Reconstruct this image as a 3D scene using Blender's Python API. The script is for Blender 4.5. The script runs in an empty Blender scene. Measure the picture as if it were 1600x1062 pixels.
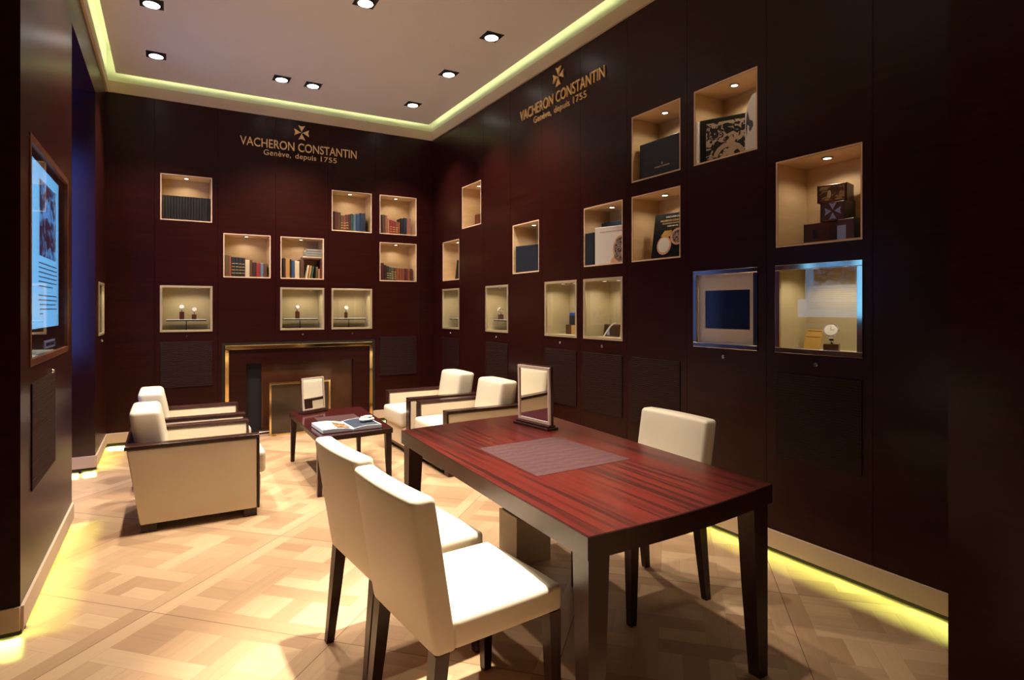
import bpy, bmesh, math, random
from mathutils import Matrix, Vector
R = math.radians
random.seed(7)
S = bpy.context.scene
COL = S.collection

# ------------------------------------------------------------------ camera
H = 1.435
cd = bpy.data.cameras.new('camera'); cam = bpy.data.objects.new('camera', cd); COL.objects.link(cam)
cam.location = (0, 0, H); cam.rotation_euler = (R(90), 0, -0.525)
cd.sensor_fit = 'HORIZONTAL'; cd.sensor_width = 36; cd.lens = 927.6 / 1600 * 36
cd.shift_y = -(531 - 482.2) / 1600
cd.clip_start = 0.02; cd.clip_end = 60
S.camera = cam
# ------------------------------------------------------------------ world, exposure
w = bpy.data.worlds.new('world'); S.world = w; w.use_nodes = True
w.node_tree.nodes['Background'].inputs[0].default_value = (0.5, 0.6, 1, 1)
w.node_tree.nodes['Background'].inputs[1].default_value = 0.02
S.view_settings.view_transform = 'Standard'; S.view_settings.look = 'None'
S.view_settings.gamma = 1.0; S.view_settings.exposure = 0.0; S.view_settings.use_curve_mapping = False
try:
    S.cycles.use_denoising = True; S.cycles.max_bounces = 8; S.cycles.sample_clamp_indirect = 4
    S.cycles.caustics_reflective = False; S.cycles.caustics_refractive = False
except Exception: pass
WARM = (1.0, 0.86, 0.68)
P_DOWN = 265.0      # ceiling spotlights
P_NICHE = 2.6       # niche puck lights
P_CASE = 2.4
E_COVE = 9.0
P_SKIRT = 2.4
E_POSTER = 2.0
P_DAY = 15.0

# ------------------------------------------------------------------ materials
def new_mat(name):
    m = bpy.data.materials.new(name); m.use_nodes = True
    return m, m.node_tree, m.node_tree.nodes['Principled BSDF']
def pset(b, base=None, rough=None, metal=None, spec=None, coat=None, emit=None, es=None):
    if base: b.inputs['Base Color'].default_value = (*base, 1)
    if rough is not None: b.inputs['Roughness'].default_value = rough
    if metal is not None: b.inputs['Metallic'].default_value = metal
    if spec is not None: b.inputs['Specular IOR Level'].default_value = spec
    if coat is not None:
        b.inputs['Coat Weight'].default_value = coat; b.inputs['Coat Roughness'].default_value = 0.08
    if emit: b.inputs['Emission Color'].default_value = (*emit, 1)
    if es is not None: b.inputs['Emission Strength'].default_value = es
def plain(name, base, rough=.5, metal=0, spec=.5, coat=None, emit=None, es=None, noise=0.0, nscale=40, bump=0.0):
    m, t, b = new_mat(name); pset(b, base, rough, metal, spec, coat, emit, es)
    if noise or bump:
        tc = t.nodes.new('ShaderNodeTexCoord'); n = t.nodes.new('ShaderNodeTexNoise')
        n.inputs['Scale'].default_value = nscale; n.inputs['Detail'].default_value = 5
        t.links.new(tc.outputs['Object'], n.inputs['Vector'])
        if noise:
            r = t.nodes.new('ShaderNodeMix'); r.data_type = 'RGBA'
            r.inputs[6].default_value = (*[c * (1 - noise) for c in base], 1)
            r.inputs[7].default_value = (*[min(1, c * (1 + noise)) for c in base], 1)
            t.links.new(n.outputs['Fac'], r.inputs[0]); t.links.new(r.outputs[2], b.inputs['Base Color'])
        if bump:
            bp = t.nodes.new('ShaderNodeBump'); bp.inputs['Strength'].default_value = bump
            bp.inputs['Distance'].default_value = 0.002
            t.links.new(n.outputs['Fac'], bp.inputs['Height']); t.links.new(bp.outputs[0], b.inputs['Normal'])
    return m
def wood(name, c1, c2, stretch=(1.2, 22, 60), rough=.35, spec=.5, coat=None, bump=.15, lo=.35, hi=.68, coord='Object', scale=1.0):
    m, t, b = new_mat(name); pset(b, c1, rough, 0, spec, coat)
    tc = t.nodes.new('ShaderNodeTexCoord'); mp = t.nodes.new('ShaderNodeMapping')
    mp.inputs['Scale'].default_value = stretch
    t.links.new(tc.outputs[coord], mp.inputs['Vector'])
    n = t.nodes.new('ShaderNodeTexNoise'); n.inputs['Scale'].default_value = scale; n.inputs['Detail'].default_value = 6
    n.inputs['Distortion'].default_value = .6
    t.links.new(mp.outputs[0], n.inputs['Vector'])
    cr = t.nodes.new('ShaderNodeValToRGB'); cr.color_ramp.elements[0].position = lo; cr.color_ramp.elements[1].position = hi
    cr.color_ramp.elements[0].color = (*c1, 1); cr.color_ramp.elements[1].color = (*c2, 1)
    t.links.new(n.outputs['Fac'], cr.inputs[0]); t.links.new(cr.outputs[0], b.inputs['Base Color'])
    if bump:
        bp = t.nodes.new('ShaderNodeBump'); bp.inputs['Strength'].default_value = bump; bp.inputs['Distance'].default_value = .001
        t.links.new(n.outputs['Fac'], bp.inputs['Height']); t.links.new(bp.outputs[0], b.inputs['Normal'])
    return m
def rough_sawn(name, c1, c2, scale=7, dist=.004):
    m, t, b = new_mat(name); pset(b, c1, .55, 0, .12 if 'panel' in name else .35)
    tc = t.nodes.new('ShaderNodeTexCoord'); mp = t.nodes.new('ShaderNodeMapping')
    mp.inputs['Scale'].default_value = (.45, 1, 1) if 'panel' in name else (1, .35, 1)
    t.links.new(tc.outputs['Generated'], mp.inputs['Vector'])
    wv = t.nodes.new('ShaderNodeTexWave'); wv.wave_type = 'BANDS'; wv.bands_direction = 'Z'
    wv.inputs['Scale'].default_value = scale; wv.inputs['Distortion'].default_value = 5
    wv.inputs['Detail'].default_value = 3; wv.inputs['Detail Scale'].default_value = 1.1
    t.links.new(mp.outputs[0], wv.inputs['Vector'])
    mx = t.nodes.new('ShaderNodeMix'); mx.data_type = 'RGBA'
    mx.inputs[6].default_value = (*c1, 1); mx.inputs[7].default_value = (*c2, 1)
    t.links.new(wv.outputs['Fac'], mx.inputs[0]); t.links.new(mx.outputs[2], b.inputs['Base Color'])
    bp = t.nodes.new('ShaderNodeBump'); bp.inputs['Strength'].default_value = .8; bp.inputs['Distance'].default_value = dist
    t.links.new(wv.outputs['Fac'], bp.inputs['Height']); t.links.new(bp.outputs[0], b.inputs['Normal'])
    return m, wv
M = {}
M['wall'] = wood('mahogany_wall', (.019, .0030, .0028), (.028, .0046, .0040), (.9, 8, 30), .30, .20, bump=.10)
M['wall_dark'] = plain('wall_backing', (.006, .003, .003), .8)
M['rail'] = wood('dark_stained_wood', (.022, .007, .006), (.045, .013, .010), (30, 30, 3), .28, .35, bump=.05)
M['leg'] = wood('table_side_wood', (.022, .007, .0055), (.034, .011, .008), (14, 14, 2), .30, .35, bump=.05)
M['top'] = wood('red_mahogany_top', (.070, .0066, .0040), (.022, .003, .0022), (48, .8, 8), .30, .32, coat=.05, bump=.05, lo=.47, hi=.61)
M['ctop'] = wood('coffee_table_top', (.050, .009, .009), (.026, .005, .005), (28, 1.1, 8), .16, .5, coat=.35, bump=.05, lo=.5, hi=.75)
M['sawn'], _ = rough_sawn('rough_sawn_panel', (.015, .0036, .0036), (.022, .0062, .0062), 11, .003)
M['inlay'], _wv = rough_sawn('rough_sawn_inlay', (.034, .010, .011), (.046, .015, .017), 9, .0008); _wv.bands_direction = 'Y'
M['leather'] = plain('cream_leather', (.75, .66, .52), .42, 0, .5, noise=.03, nscale=6, bump=.12)
M['cream'] = plain('cream_paint', (.60, .46, .34), .5, noise=.03, nscale=5)
M['cove'] = plain('cove_paint', (.80, .80, .66), .7)
M['ceiling'] = plain('ceiling_paint', (.86, .87, .88), .75)
M['maple'] = wood('pale_maple', (.66, .47, .26), (.57, .38, .20), (3, 3, 14), .45, .4, bump=.03)
M['maple_edge'] = plain('maple_edge', (.78, .56, .42), .45)
M['linen'] = plain('olive_linen', (.50, .42, .25), .8, noise=.05, nscale=60)
M['linen_floor'] = plain('cream_fabric', (.80, .76, .62), .8)
M['brass'] = plain('polished_brass', (.80, .58, .26), .10, 1)
M['gold'] = plain('brushed_gold', (.88, .60, .27), .45, .25)
M['chrome'] = plain('polished_nickel', (.72, .66, .55), .08, 1)
M['steel'] = plain('steel', (.75, .76, .76), .12, 1)
M['black'] = plain('black_metal', (.012, .012, .012), .4)
M['blackgloss'] = plain('black_gloss', (.010, .011, .016), .15)
M['mirror'] = plain('mirror_glass', (.86, .87, .85), .02, 1)
M['pinkframe'] = plain('pale_metal_frame', (.82, .64, .56), .30, .4)
M['lamp'] = plain('lamp_face', (1, 1, 1), .5, emit=(1, .95, .86), es=14)
M['puck'] = plain('puck_lamp_face', (1, 1, 1), .5, emit=(1, .88, .68), es=9)
M['led_cove'] = plain('cove_led', (1, 1, 1), .5, emit=(.90, 1.0, .50), es=E_COVE)
M['led_skirt'] = plain('skirting_led', (1, 1, 1), .5, emit=(.86, 1.0, .30), es=4)
M['marble'] = plain('brown_marble', (.070, .024, .011), .14, 0, .5, noise=.5, nscale=4)
M['greybrown'] = plain('smoked_glass', (.040, .024, .014), .12, 0, .6)
M['navy'] = plain('navy_leatherette', (.010, .014, .026), .45)
M['white'] = plain('white_card', (.86, .83, .78), .5)
M['page'] = plain('book_pages', (.72, .66, .52), .8)
M['bluepage'] = plain('open_book_pages', (.70, .76, .86), .5)
M['darkpage'] = plain('dark_printed_page', (.03, .045, .08), .35)
M['binbox'] = plain('beige_leather', (.46, .38, .27), .5, noise=.04, nscale=8)
M['boxwood'] = wood('burl_box', (.12, .035, .012), (.05, .015, .008), (10, 10, 10), .3)
M['tan'] = plain('tan_card', (.62, .36, .09), .5)
M['screen'] = plain('dark_screen', (.008, .012, .022), .06, 0, .6)
M['day'] = plain('daylight_pane', (.2, .3, .6), .5, emit=(.14, .24, .8), es=.5)
M['added_glow'] = plain('added_blue_glow', (.1, .1, .1), .5, emit=(.10, .20, 1.0), es=2.4)  # blue glow for the unseen panel added behind the left block
M['wall_gloss'] = wood('mahogany_polished', (.019, .0030, .0028), (.028, .0046, .0040), (.9, 8, 30), .22, .8, bump=.03)
M['casegold'] = plain('pale_gold_frame', (.74, .60, .40), .28, .55)
M['rimsilver'] = plain('lamp_rim', (.5, .5, .5), .25, 1)
M['bluedial'] = plain('blue_enamel', (.02, .09, .45), .3)
M['rose'] = plain('rose_gold', (.72, .40, .26), .4, .1)
def glass_mat(name, extra=.03):
    m = bpy.data.materials.new(name); m.use_nodes = True; t = m.node_tree; t.nodes.clear()
    o = t.nodes.new('ShaderNodeOutputMaterial'); mx = t.nodes.new('ShaderNodeMixShader')
    tr = t.nodes.new('ShaderNodeBsdfTransparent'); gl = t.nodes.new('ShaderNodeBsdfGlossy'); gl.inputs['Roughness'].default_value = .0
    g = t.nodes.new('ShaderNodeNewGeometry'); dt = t.nodes.new('ShaderNodeVectorMath'); dt.operation = 'DOT_PRODUCT'
    t.links.new(g.outputs['Normal'], dt.inputs[0]); t.links.new(g.outputs['Incoming'], dt.inputs[1])
    def mt(op, a, v):
        n = t.nodes.new('ShaderNodeMath'); n.operation = op
        if op == 'SUBTRACT': n.inputs[0].default_value = v; t.links.new(a, n.inputs[1])
        else:
            t.links.new(a, n.inputs[0])
            if v is not None: n.inputs[1].default_value = v
        return n.outputs[0]
    c = mt('POWER', mt('SUBTRACT', mt('ABSOLUTE', dt.outputs['Value'], None), 1.0), 5.0)
    c = mt('ADD', mt('MULTIPLY', c, .8), .04 + extra)
    t.links.new(c, mx.inputs[0])
    t.links.new(tr.outputs[0], mx.inputs[1]); t.links.new(gl.outputs[0], mx.inputs[2]); t.links.new(mx.outputs[0], o.inputs[0])
    return m
M['glass'] = glass_mat('display_glass', .015)
def floor_mat():
    m, t, b = new_mat('oak_parquet'); pset(b, None, .36, 0, .45)
    g = t.nodes.new('ShaderNodeNewGeometry'); cr = t.nodes.new('ShaderNodeValToRGB')
    e = cr.color_ramp.elements; e[0].position = 0; e[0].color = (.39, .235, .132, 1); e[1].position = 1; e[1].color = (.59, .405, .25, 1)
    x = e.new(.45); x.color = (.50, .325, .195, 1)
    t.links.new(g.outputs['Random Per Island'], cr.inputs[0])
    uv = t.nodes.new('ShaderNodeUVMap'); mp = t.nodes.new('ShaderNodeMapping'); mp.inputs['Scale'].default_value = (3, 40, 1)
    n = t.nodes.new('ShaderNodeTexNoise'); n.inputs['Scale'].default_value = 1; n.inputs['Detail'].default_value = 5; n.inputs['Distortion'].default_value = .8
    t.links.new(uv.outputs[0], mp.inputs[0]); t.links.new(mp.outputs[0], n.inputs['Vector'])
    mr = t.nodes.new('ShaderNodeMapRange'); mr.inputs[3].default_value = .86; mr.inputs[4].default_value = 1.12
    t.links.new(n.outputs['Fac'], mr.inputs[0])
    vm = t.nodes.new('ShaderNodeVectorMath'); vm.operation = 'SCALE'
    t.links.new(cr.outputs[0], vm.inputs[0]); t.links.new(mr.outputs[0], vm.inputs['Scale'])
    t.links.new(vm.outputs[0], b.inputs['Base Color'])
    return m
M['floor'] = floor_mat()
M['seam'] = plain('floor_seam', (.16, .09, .055), .8)
def picture_mat(name, dark, light, scale, emit=0, lo=.45, hi=.55):
    m, t, b = new_mat(name); pset(b, dark, .4)
    tc = t.nodes.new('ShaderNodeTexCoord'); n = t.nodes.new('ShaderNodeTexNoise')
    n.inputs['Scale'].default_value = scale; n.inputs['Detail'].default_value = 2; n.inputs['Distortion'].default_value = 1.5
    cr = t.nodes.new('ShaderNodeValToRGB'); cr.color_ramp.elements[0].position = lo; cr.color_ramp.elements[1].position = hi
    cr.color_ramp.elements[0].color = (*dark, 1); cr.color_ramp.elements[1].color = (*light, 1)
    t.links.new(tc.outputs['Object'], n.inputs['Vector']); t.links.new(n.outputs['Fac'], cr.inputs[0])
    if emit:
        pset(b, (0, 0, 0)); t.links.new(cr.outputs[0], b.inputs['Emission Color']); b.inputs['Emission Strength'].default_value = emit
    else: t.links.new(cr.outputs[0], b.inputs['Base Color'])
    return m
M['poster'] = plain('lit_poster_paper', (.02, .04, .06), .5, emit=(.17, .54, 1.0), es=E_POSTER)
M['poster_pic'] = picture_mat('lit_poster_picture', (.035, .010, .03), (.10, .36, .85), 9, E_POSTER * .8, .48, .60)
M['ink'] = plain('poster_ink', (.01, .03, .08), .6, emit=(.02, .10, .30), es=.6)
M['lace'] = picture_mat('openwork_pattern', (.008, .010, .012), (.62, .50, .38), 22, 0, .49, .53)
M['sepia'] = picture_mat('sepia_picture', (.10, .045, .02), (.40, .26, .13), 30)
M['dialpic'] = picture_mat('dark_dial_print', (.03, .02, .02), (.40, .28, .24), 60)

# ------------------------------------------------------------------ mesh helpers
def box(bm, a, b, fn=None, bevel=0, seg=2, mi=0):
    t = bmesh.new()
    r = bmesh.ops.create_cube(t, size=1)
    for v in t.verts:
        v.co = Vector([(a[i] + b[i]) / 2 + v.co[i] * (b[i] - a[i]) for i in range(3)])
    if bevel: bmesh.ops.bevel(t, geom=list(t.edges), offset=bevel, segments=seg, affect='EDGES', profile=.5)
    for f in t.faces: f.material_index = mi; f.smooth = False
    if fn:
        for v in t.verts: v.co = fn(v.co.copy())
    me = bpy.data.meshes.new('t'); t.to_mesh(me); t.free(); bm.from_mesh(me); bpy.data.meshes.remove(me)
def cushion(bm, a, b, r=.02, n=5, crown=(0, 0, 0), fn=None):
    """rounded upholstered block; crown = how far the middle of the x, y and z faces swells"""
    t = bmesh.new()
    def ax(lo, hi):
        k = [0, .12, .35, .65, 1]
        mid = [lo + r + (hi - lo - 2 * r) * i / n for i in range(1, n)]
        return [lo + r * x for x in k] + mid + [hi - r * x for x in reversed(k)]
    L = [ax(a[i], b[i]) for i in range(3)]
    def sheet(i, val):
        j, k = [x for x in range(3) if x != i]
        g = {}
        for p, u in enumerate(L[j]):
            for q, v in enumerate(L[k]):
                c = [0, 0, 0]; c[i] = val; c[j] = u; c[k] = v
                g[p, q] = t.verts.new(c)
        for p in range(len(L[j]) - 1):
            for q in range(len(L[k]) - 1):
                t.faces.new((g[p, q], g[p + 1, q], g[p + 1, q + 1], g[p, q + 1]))
    for i in range(3): sheet(i, a[i]); sheet(i, b[i])
    bmesh.ops.remove_doubles(t, verts=t.verts, dist=1e-5)
    bmesh.ops.recalc_face_normals(t, faces=t.faces)
    for v in t.verts:
        p = v.co; q = Vector([min(max(p[i], a[i] + r), b[i] - r) for i in range(3)]); d = p - q
        if d.length > 1e-9: p = q + d.normalized() * r
        nn = [(p[i] - (a[i] + b[i]) / 2) / ((b[i] - a[i]) / 2) for i in range(3)]
        o = Vector((0, 0, 0))
        for i in range(3):
            j, k = [x for x in range(3) if x != i]
            o[i] = crown[i] * nn[i] ** 3 * (1 - nn[j] ** 2) * (1 - nn[k] ** 2)
        v.co = p + o
        if fn: v.co = fn(v.co.copy())
    for f in t.faces: f.smooth = True
    me = bpy.data.meshes.new('t'); t.to_mesh(me); t.free(); bm.from_mesh(me); bpy.data.meshes.remove(me)
def cyl(bm, c, r, h, axis='z', seg=24, r2=None, mi=0, caps=True):
    t = bmesh.new()
    bmesh.ops.create_cone(t, cap_ends=caps, segments=seg, radius1=r, radius2=r if r2 is None else r2, depth=h)
    m = {'z': Matrix.Identity(4), 'x': Matrix.Rotation(R(90), 4, 'Y'), 'y': Matrix.Rotation(R(-90), 4, 'X')}[axis]
    for v in t.verts: v.co = m @ v.co + Vector(c)
    for f in t.faces: f.material_index = mi; f.smooth = len(f.verts) == 4
    me = bpy.data.meshes.new('t'); t.to_mesh(me); t.free(); bm.from_mesh(me); bpy.data.meshes.remove(me)
def ring(bm, c, ro, ri, h, axis='z', seg=28, mi=0):
    t = bmesh.new(); vs = []
    for i in range(seg):
        a = 2 * math.pi * i / seg; ca, sa = math.cos(a), math.sin(a)
        vs.append([t.verts.new((rr * ca, rr * sa, z)) for rr, z in ((ro, -h / 2), (ro, h / 2), (ri, h / 2), (ri, -h / 2))])
    for i in range(seg):
        p, q = vs[i], vs[(i + 1) % seg]
        for k in range(4): t.faces.new((p[k], q[k], q[(k + 1) % 4], p[(k + 1) % 4]))
    bmesh.ops.recalc_face_normals(t, faces=t.faces)
    m = {'z': Matrix.Identity(4), 'x': Matrix.Rotation(R(90), 4, 'Y'), 'y': Matrix.Rotation(R(-90), 4, 'X')}[axis]
    for v in t.verts: v.co = m @ v.co + Vector(c)
    for f in t.faces: f.material_index = mi
    me = bpy.data.meshes.new('t'); t.to_mesh(me); t.free(); bm.from_mesh(me); bpy.data.meshes.remove(me)
def quad(bm, pts, mi=0):
    f = bm.faces.new([bm.verts.new(p) for p in pts]); f.material_index = mi; return f
def frame4(bm, x0, x1, z0, z1, wd, y0, y1, mi=0, bevel=0):
    """picture-frame of four bars in the x/z plane between depths y0..y1"""
    for a, b in (((x0, y0, z0), (x1, y1, z0 + wd)), ((x0, y0, z1 - wd), (x1, y1, z1)),
                 ((x0, y0, z0 + wd), (x0 + wd, y1, z1 - wd)), ((x1 - wd, y0, z0 + wd), (x1, y1, z1 - wd))):
        box(bm, a, b, bevel=bevel, mi=mi)
def obj(name, bm, mats, parent=None, F=None):
    me = bpy.data.meshes.new(name); bm.to_mesh(me); bm.free()
    for m in (mats if isinstance(mats, (list, tuple)) else [mats]): me.materials.append(M[m] if isinstance(m, str) else m)
    o = bpy.data.objects.new(name, me); COL.objects.link(o)
    if parent: o.parent = parent
    if F is not None: o.matrix_world = F
    return o
def tag(o, label, cat, group=None, kind=None):
    if label: o['label'] = label
    if cat: o['category'] = cat
    if group: o['group'] = group
    if kind: o['kind'] = kind
    return o
def thing(name, label, cat, F, group=None):
    o = bpy.data.objects.new(name, None); COL.objects.link(o); o.empty_display_size = .1
    o.matrix_world = F
    return tag(o, label, cat, group)
def struct(name, bm, mats, F=None):
    o = obj(name, bm, mats, None, F); o['kind'] = 'structure'; return o
def NB(): return bmesh.new()
def T(x, y, z): return Matrix.Translation((x, y, z))
def RZ(d): return Matrix.Rotation(R(d), 4, 'Z')
def RX(d): return Matrix.Rotation(R(d), 4, 'X')
def RY(d): return Matrix.Rotation(R(d), 4, 'Y')
def lamp(name, kind, power, color, F, parent=None, size=.03, spot=None, blend=.5, sx=None, sy=None):
    d = bpy.data.lights.new(name, kind); d.energy = power; d.color = color
    if kind == 'SPOT': d.spot_size = R(spot); d.spot_blend = blend; d.shadow_soft_size = size
    elif kind == 'AREA': d.shape = 'RECTANGLE'; d.size = sx; d.size_y = sy
    else: d.shadow_soft_size = size
    o = bpy.data.objects.new(name, d); COL.objects.link(o)
    if parent: o.parent = parent
    o.matrix_world = F
    return o
# wall frames: local x runs left-to-right for a viewer, local y into the wall, z up
XR, YB, XL = 3.06, 7.40, -.555
FB = T(0, YB, 0)                       # back wall: local x = X
def FRr(Y): return T(XR, Y, 0) @ RZ(-90)   # right wall: local x = Y0 - Y
def FLl(Y): return T(XL, Y, 0) @ RZ(90)    # left wall : local x = Y - Y0
ZTOP = 3.675; ZCOR = 3.79; ZCEIL = 3.856; ZROOF = 4.12
ROW = {1: (2.393, .499), 2: (1.789, .497), 3: (1.186, .496)}

# ------------------------------------------------------------------ floor (plank mesh)
def build_floor():
    bm = NB(); uvl = bm.loops.layers.uv.new('UVMap')
    c45 = math.sqrt(.5); G = .0003
    def plank(p0, q0, p1, q1, along):
        # p = (x+y)/sqrt2 , q = (y-x)/sqrt2
        pts = [(p0 + G, q0 + G), (p1 - G, q0 + G), (p1 - G, q1 - G), (p0 + G, q1 - G)]
        cx, cy = ((p0 + p1) / 2 - (q0 + q1) / 2) * c45, ((p0 + p1) / 2 + (q0 + q1) / 2) * c45
        if not (-2.9 < cx < 3.7 and -2.0 < cy < 8.0): return
        vs = [bm.verts.new(((p - q) * c45, (p + q) * c45, 0)) for p, q in pts]
        f = bm.faces.new(vs); f.material_index = 0
        ou, ov = random.random() * 50, random.random() * 50
        for l, (p, q) in zip(f.loops, pts):
            l[uvl].uv = (p + ou, q + ov) if along == 'p' else (q + ou, p + ov)
    SZ = .972; W = .086; IN = SZ - 2 * W; u = IN / 8
    P0 = 3.22 * c45 - 6 * SZ; Q0 = 1.99 * c45 - 6 * SZ + .0
    for a in range(16):
        for b in range(16):
            p, q = P0 + a * SZ, Q0 + b * SZ
            g = .0014; plank(p + g, q + g, p + SZ - g, q + W, 'p'); plank(p + g, q + SZ - W, p + SZ - g, q + SZ - g, 'p')
            plank(p + g, q + W, p + W, q + SZ - W, 'q'); plank(p + SZ - W, q + W, p + SZ - g, q + SZ - W, 'q')
            pi, qi = p + W, q + W
            sq = [(0, 2), (3, 5), (6, 8)]; st = [(2, 3), (5, 6)]
            for i, (a0, a1) in enumerate(sq):
                for j, (b0, b1) in enumerate(sq):
                    if (i + j) % 2:
                        for k in range(2): plank(pi + a0 * u, qi + (b0 + k) * u, pi + a1 * u, qi + (b0 + k + 1) * u, 'p')
                    else:
                        for k in range(2): plank(pi + (a0 + k) * u, qi + b0 * u, pi + (a0 + k + 1) * u, qi + b1 * u, 'q')
            # strips weave over and under
            for i, (a0, a1) in enumerate(st):        # strips along q at column a0
                cuts = [0] + sorted([x for j, (b0, b1) in enumerate(st) if (i + j) % 2 for x in (b0, b1)]) + [8]
                for k in range(0, len(cuts), 2): plank(pi + a0 * u, qi + cuts[k] * u, pi + a1 * u, qi + cuts[k + 1] * u, 'q')
            for j, (b0, b1) in enumerate(st):
                cuts = [0] + sorted([x for i, (a0, a1) in enumerate(st) if (i + j) % 2 == 0 for x in (a0, a1)]) + [8]
                for k in range(0, len(cuts), 2): plank(pi + cuts[k] * u, qi + b0 * u, pi + cuts[k + 1] * u, qi + b1 * u, 'p')
    box(bm, (-3.2, -2.2, -.10), (4.0, 8.2, -.0006), mi=1)
    return struct('floor', bm, ['floor', 'seam'])
build_floor()

# ------------------------------------------------------------------ walls
def wall_grid(bm, u0, u1, z0, z1, holes, seams, thick=.02):
    us = sorted({u0, u1, *[h[0] for h in holes], *[h[1] for h in holes], *seams})
    zs = sorted({z0, z1, *[h[2] for h in holes], *[h[3] for h in holes]})
    us = [x for x in us if u0 <= x <= u1]
    for i in range(len(us) - 1):
        a, b = us[i], us[i + 1]
        if b - a < 1e-4: continue
        run = None
        for j in range(len(zs) - 1):
            c, d = zs[j], zs[j + 1]; cu, cz = (a + b) / 2, (c + d) / 2
            hole = any(h[0] < cu < h[1] and h[2] < cz < h[3] for h in holes)
            if not hole: run = [c, d] if run is None else [run[0], d]
            if (hole or j == len(zs) - 2) and run:
                box(bm, (a + (.0015 if a in seams else 0), 0, run[0]), (b - (.0015 if b in seams else 0), thick, run[1])); run = None
NW = .5
BC = [-.073, .537, 1.143, 1.735, 2.335]                                # left edges of the back wall columns
RC = [7.062, 6.48, 5.862, 5.268, 4.662, 4.063, 3.461, 2.842, 2.219]      # left edges (Y) of the right wall columns
BW = .497
back_niches = {'A': (0, 1), 'B': (3, 1), 'C': (4, 1), 'D': (1, 2), 'E': (2, 2), 'F': (4, 2), 'G': (0, 3), 'Hh': (2, 3), 'I': (3, 3)}
right_niches = {'R1': (1, 1), 'R2': (0, 2), 'R3': (3, 2), 'R4': (5, 2), 'R5': (6, 2), 'R6': (6, 1), 'R7': (7, 1), 'R8': (8, 2),
                'D1': (0, 3), 'D2': (2, 3), 'D3': (4, 3), 'D4': (5, 3), 'D5': (7, 3), 'D6': (8, 3)}
def holes_for(tab, lefts, off=0, sign=1):
    out = []
    for c, r in tab.values():
        u = (lefts[c] - off) * sign; z, h = ROW[r]; out.append((u, u + BW, z, z + h))
    return out
# back wall (local x = X); fireplace opening x .602..2.19
bm = NB()
fire_hole = (.545, 2.250, .0, 1.023)
wall_grid(bm, XL, XR, .145, ZTOP, holes_for(back_niches, BC) + [(fire_hole[0], fire_hole[1], .145, 1.023)], [.48, 1.09, 1.69, 2.285, 2.885, -.125])
box(bm, (XL, .02, ZTOP), (XR, .40, ZROOF)); box(bm, (XL - .3, .40, 0), (XR + .3, .48, ZROOF), mi=1)
struct('wall_back', bm, ['wall', 'wall_dark'], FB)
# right wall (local x = 7.4 - Y)
bm = NB()
seamsR = [YB - ((RC[i] - BW + RC[i + 1]) / 2) for i in range(8)] + [YB - 1.67, YB - 1.06]
wall_grid(bm, 0, YB + 1.5, .145, ZTOP, holes_for(right_niches, RC, YB, -1), seamsR)
box(bm, (-.3, .02, ZTOP), (YB + 1.5, .40, ZROOF)); box(bm, (-.3, .40, 0), (YB + 1.5, .48, ZROOF), mi=1)
struct('wall_right', bm, ['wall', 'wall_dark'], FRr(YB))
# left wall: display block (Y 3.30..4.89), opening with header, pier (6.36..7.40)
bm = NB()
LH = (3.487, 4.687, 1.168, 2.250)
wall_grid(bm, 3.30, 4.89, .145, ZTOP, [(LH[0] + .0, LH[1], LH[2], LH[3])], [])
wall_grid(bm, 6.36, 7.40, .145, ZTOP, [(6.65, 6.65 + BW, ROW[3][0], ROW[3][0] + ROW[3][1])], [])
box(bm, (4.89, 0, 3.34), (6.36, .25, ZTOP))                                   # header
box(bm, (3.30, .02, 0.145), (3.32, 1.95, ZROOF)); box(bm, (4.87, .02, .145), (4.89, 1.65, ZTOP))
box(bm, (3.32, .42, 0), (4.87, .5, ZTOP), mi=1); box(bm, (6.38, .42, 0), (7.4, .5, ZTOP), mi=1)
box(bm, (-1.5, .005, ZTOP), (7.4, .3, ZROOF)); box(bm, (-1.5, 0, 3.34), (3.3, .25, ZTOP))
struct('wall_left', bm, ['wall', 'wall_dark'], T(XL, 0, 0) @ RZ(90))
bm = NB(); box(bm, (-2.6, -1.5, 0), (-2.5, 3.3, ZTOP)); box(bm, (-2.5, -1.5, 3.34), (-.8, 3.3, 3.44))
struct('wall_side', bm, 'wall')
bm = NB(); box(bm, (-2.6, -1.6, 0), (3.2, -1.5, ZROOF)); struct('wall_front', bm, 'wall')
# passage behind the opening, lit by daylight through its window
bm = NB(); wall_grid(bm, 4.89, 6.36, 0, 3.34, [(5.05, 6.2, .5, 3.1)], [], .06)
struct('wall_passage', bm, 'wall', T(-2.2, 0, 0) @ RZ(90))
bm = NB(); box(bm, (-2.3, 4.89, 3.34), (-.805, 6.36, 3.44)); struct('ceiling_passage', bm, 'wall')
bm = NB(); frame4(bm, 5.05, 6.2, .5, 3.1, .05, .0, .06); box(bm, (5.60, .0, .55), (5.65, .06, 3.05))
pane_frame = struct('window_1', bm, 'black', T(-2.2, 0, 0) @ RZ(90))
bm = NB(); box(bm, (5.08, .03, .53), (6.17, .04, 3.07)); obj('pane', bm, 'day', pane_frame, T(-2.2, 0, 0) @ RZ(90))
lamp('daylight', 'AREA', P_DAY, (.20, .36, 1.0), T(-2.10, 5.35, 1.9) @ RZ(52) @ RY(-90), None, sx=2.2, sy=.6)
bm = NB(); box(bm, (-2.2, 6.36, .145), (XL - .02, 6.38, 3.34)); box(bm, (XL - .02, 6.3598, .145), (XL - .0002, 6.38, 3.34)); struct('wall_pier_end', bm, 'wall_gloss')
bm = NB(); frame4(bm, .10, 1.10, .9, 3.1, .03, .0, .02)
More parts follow.
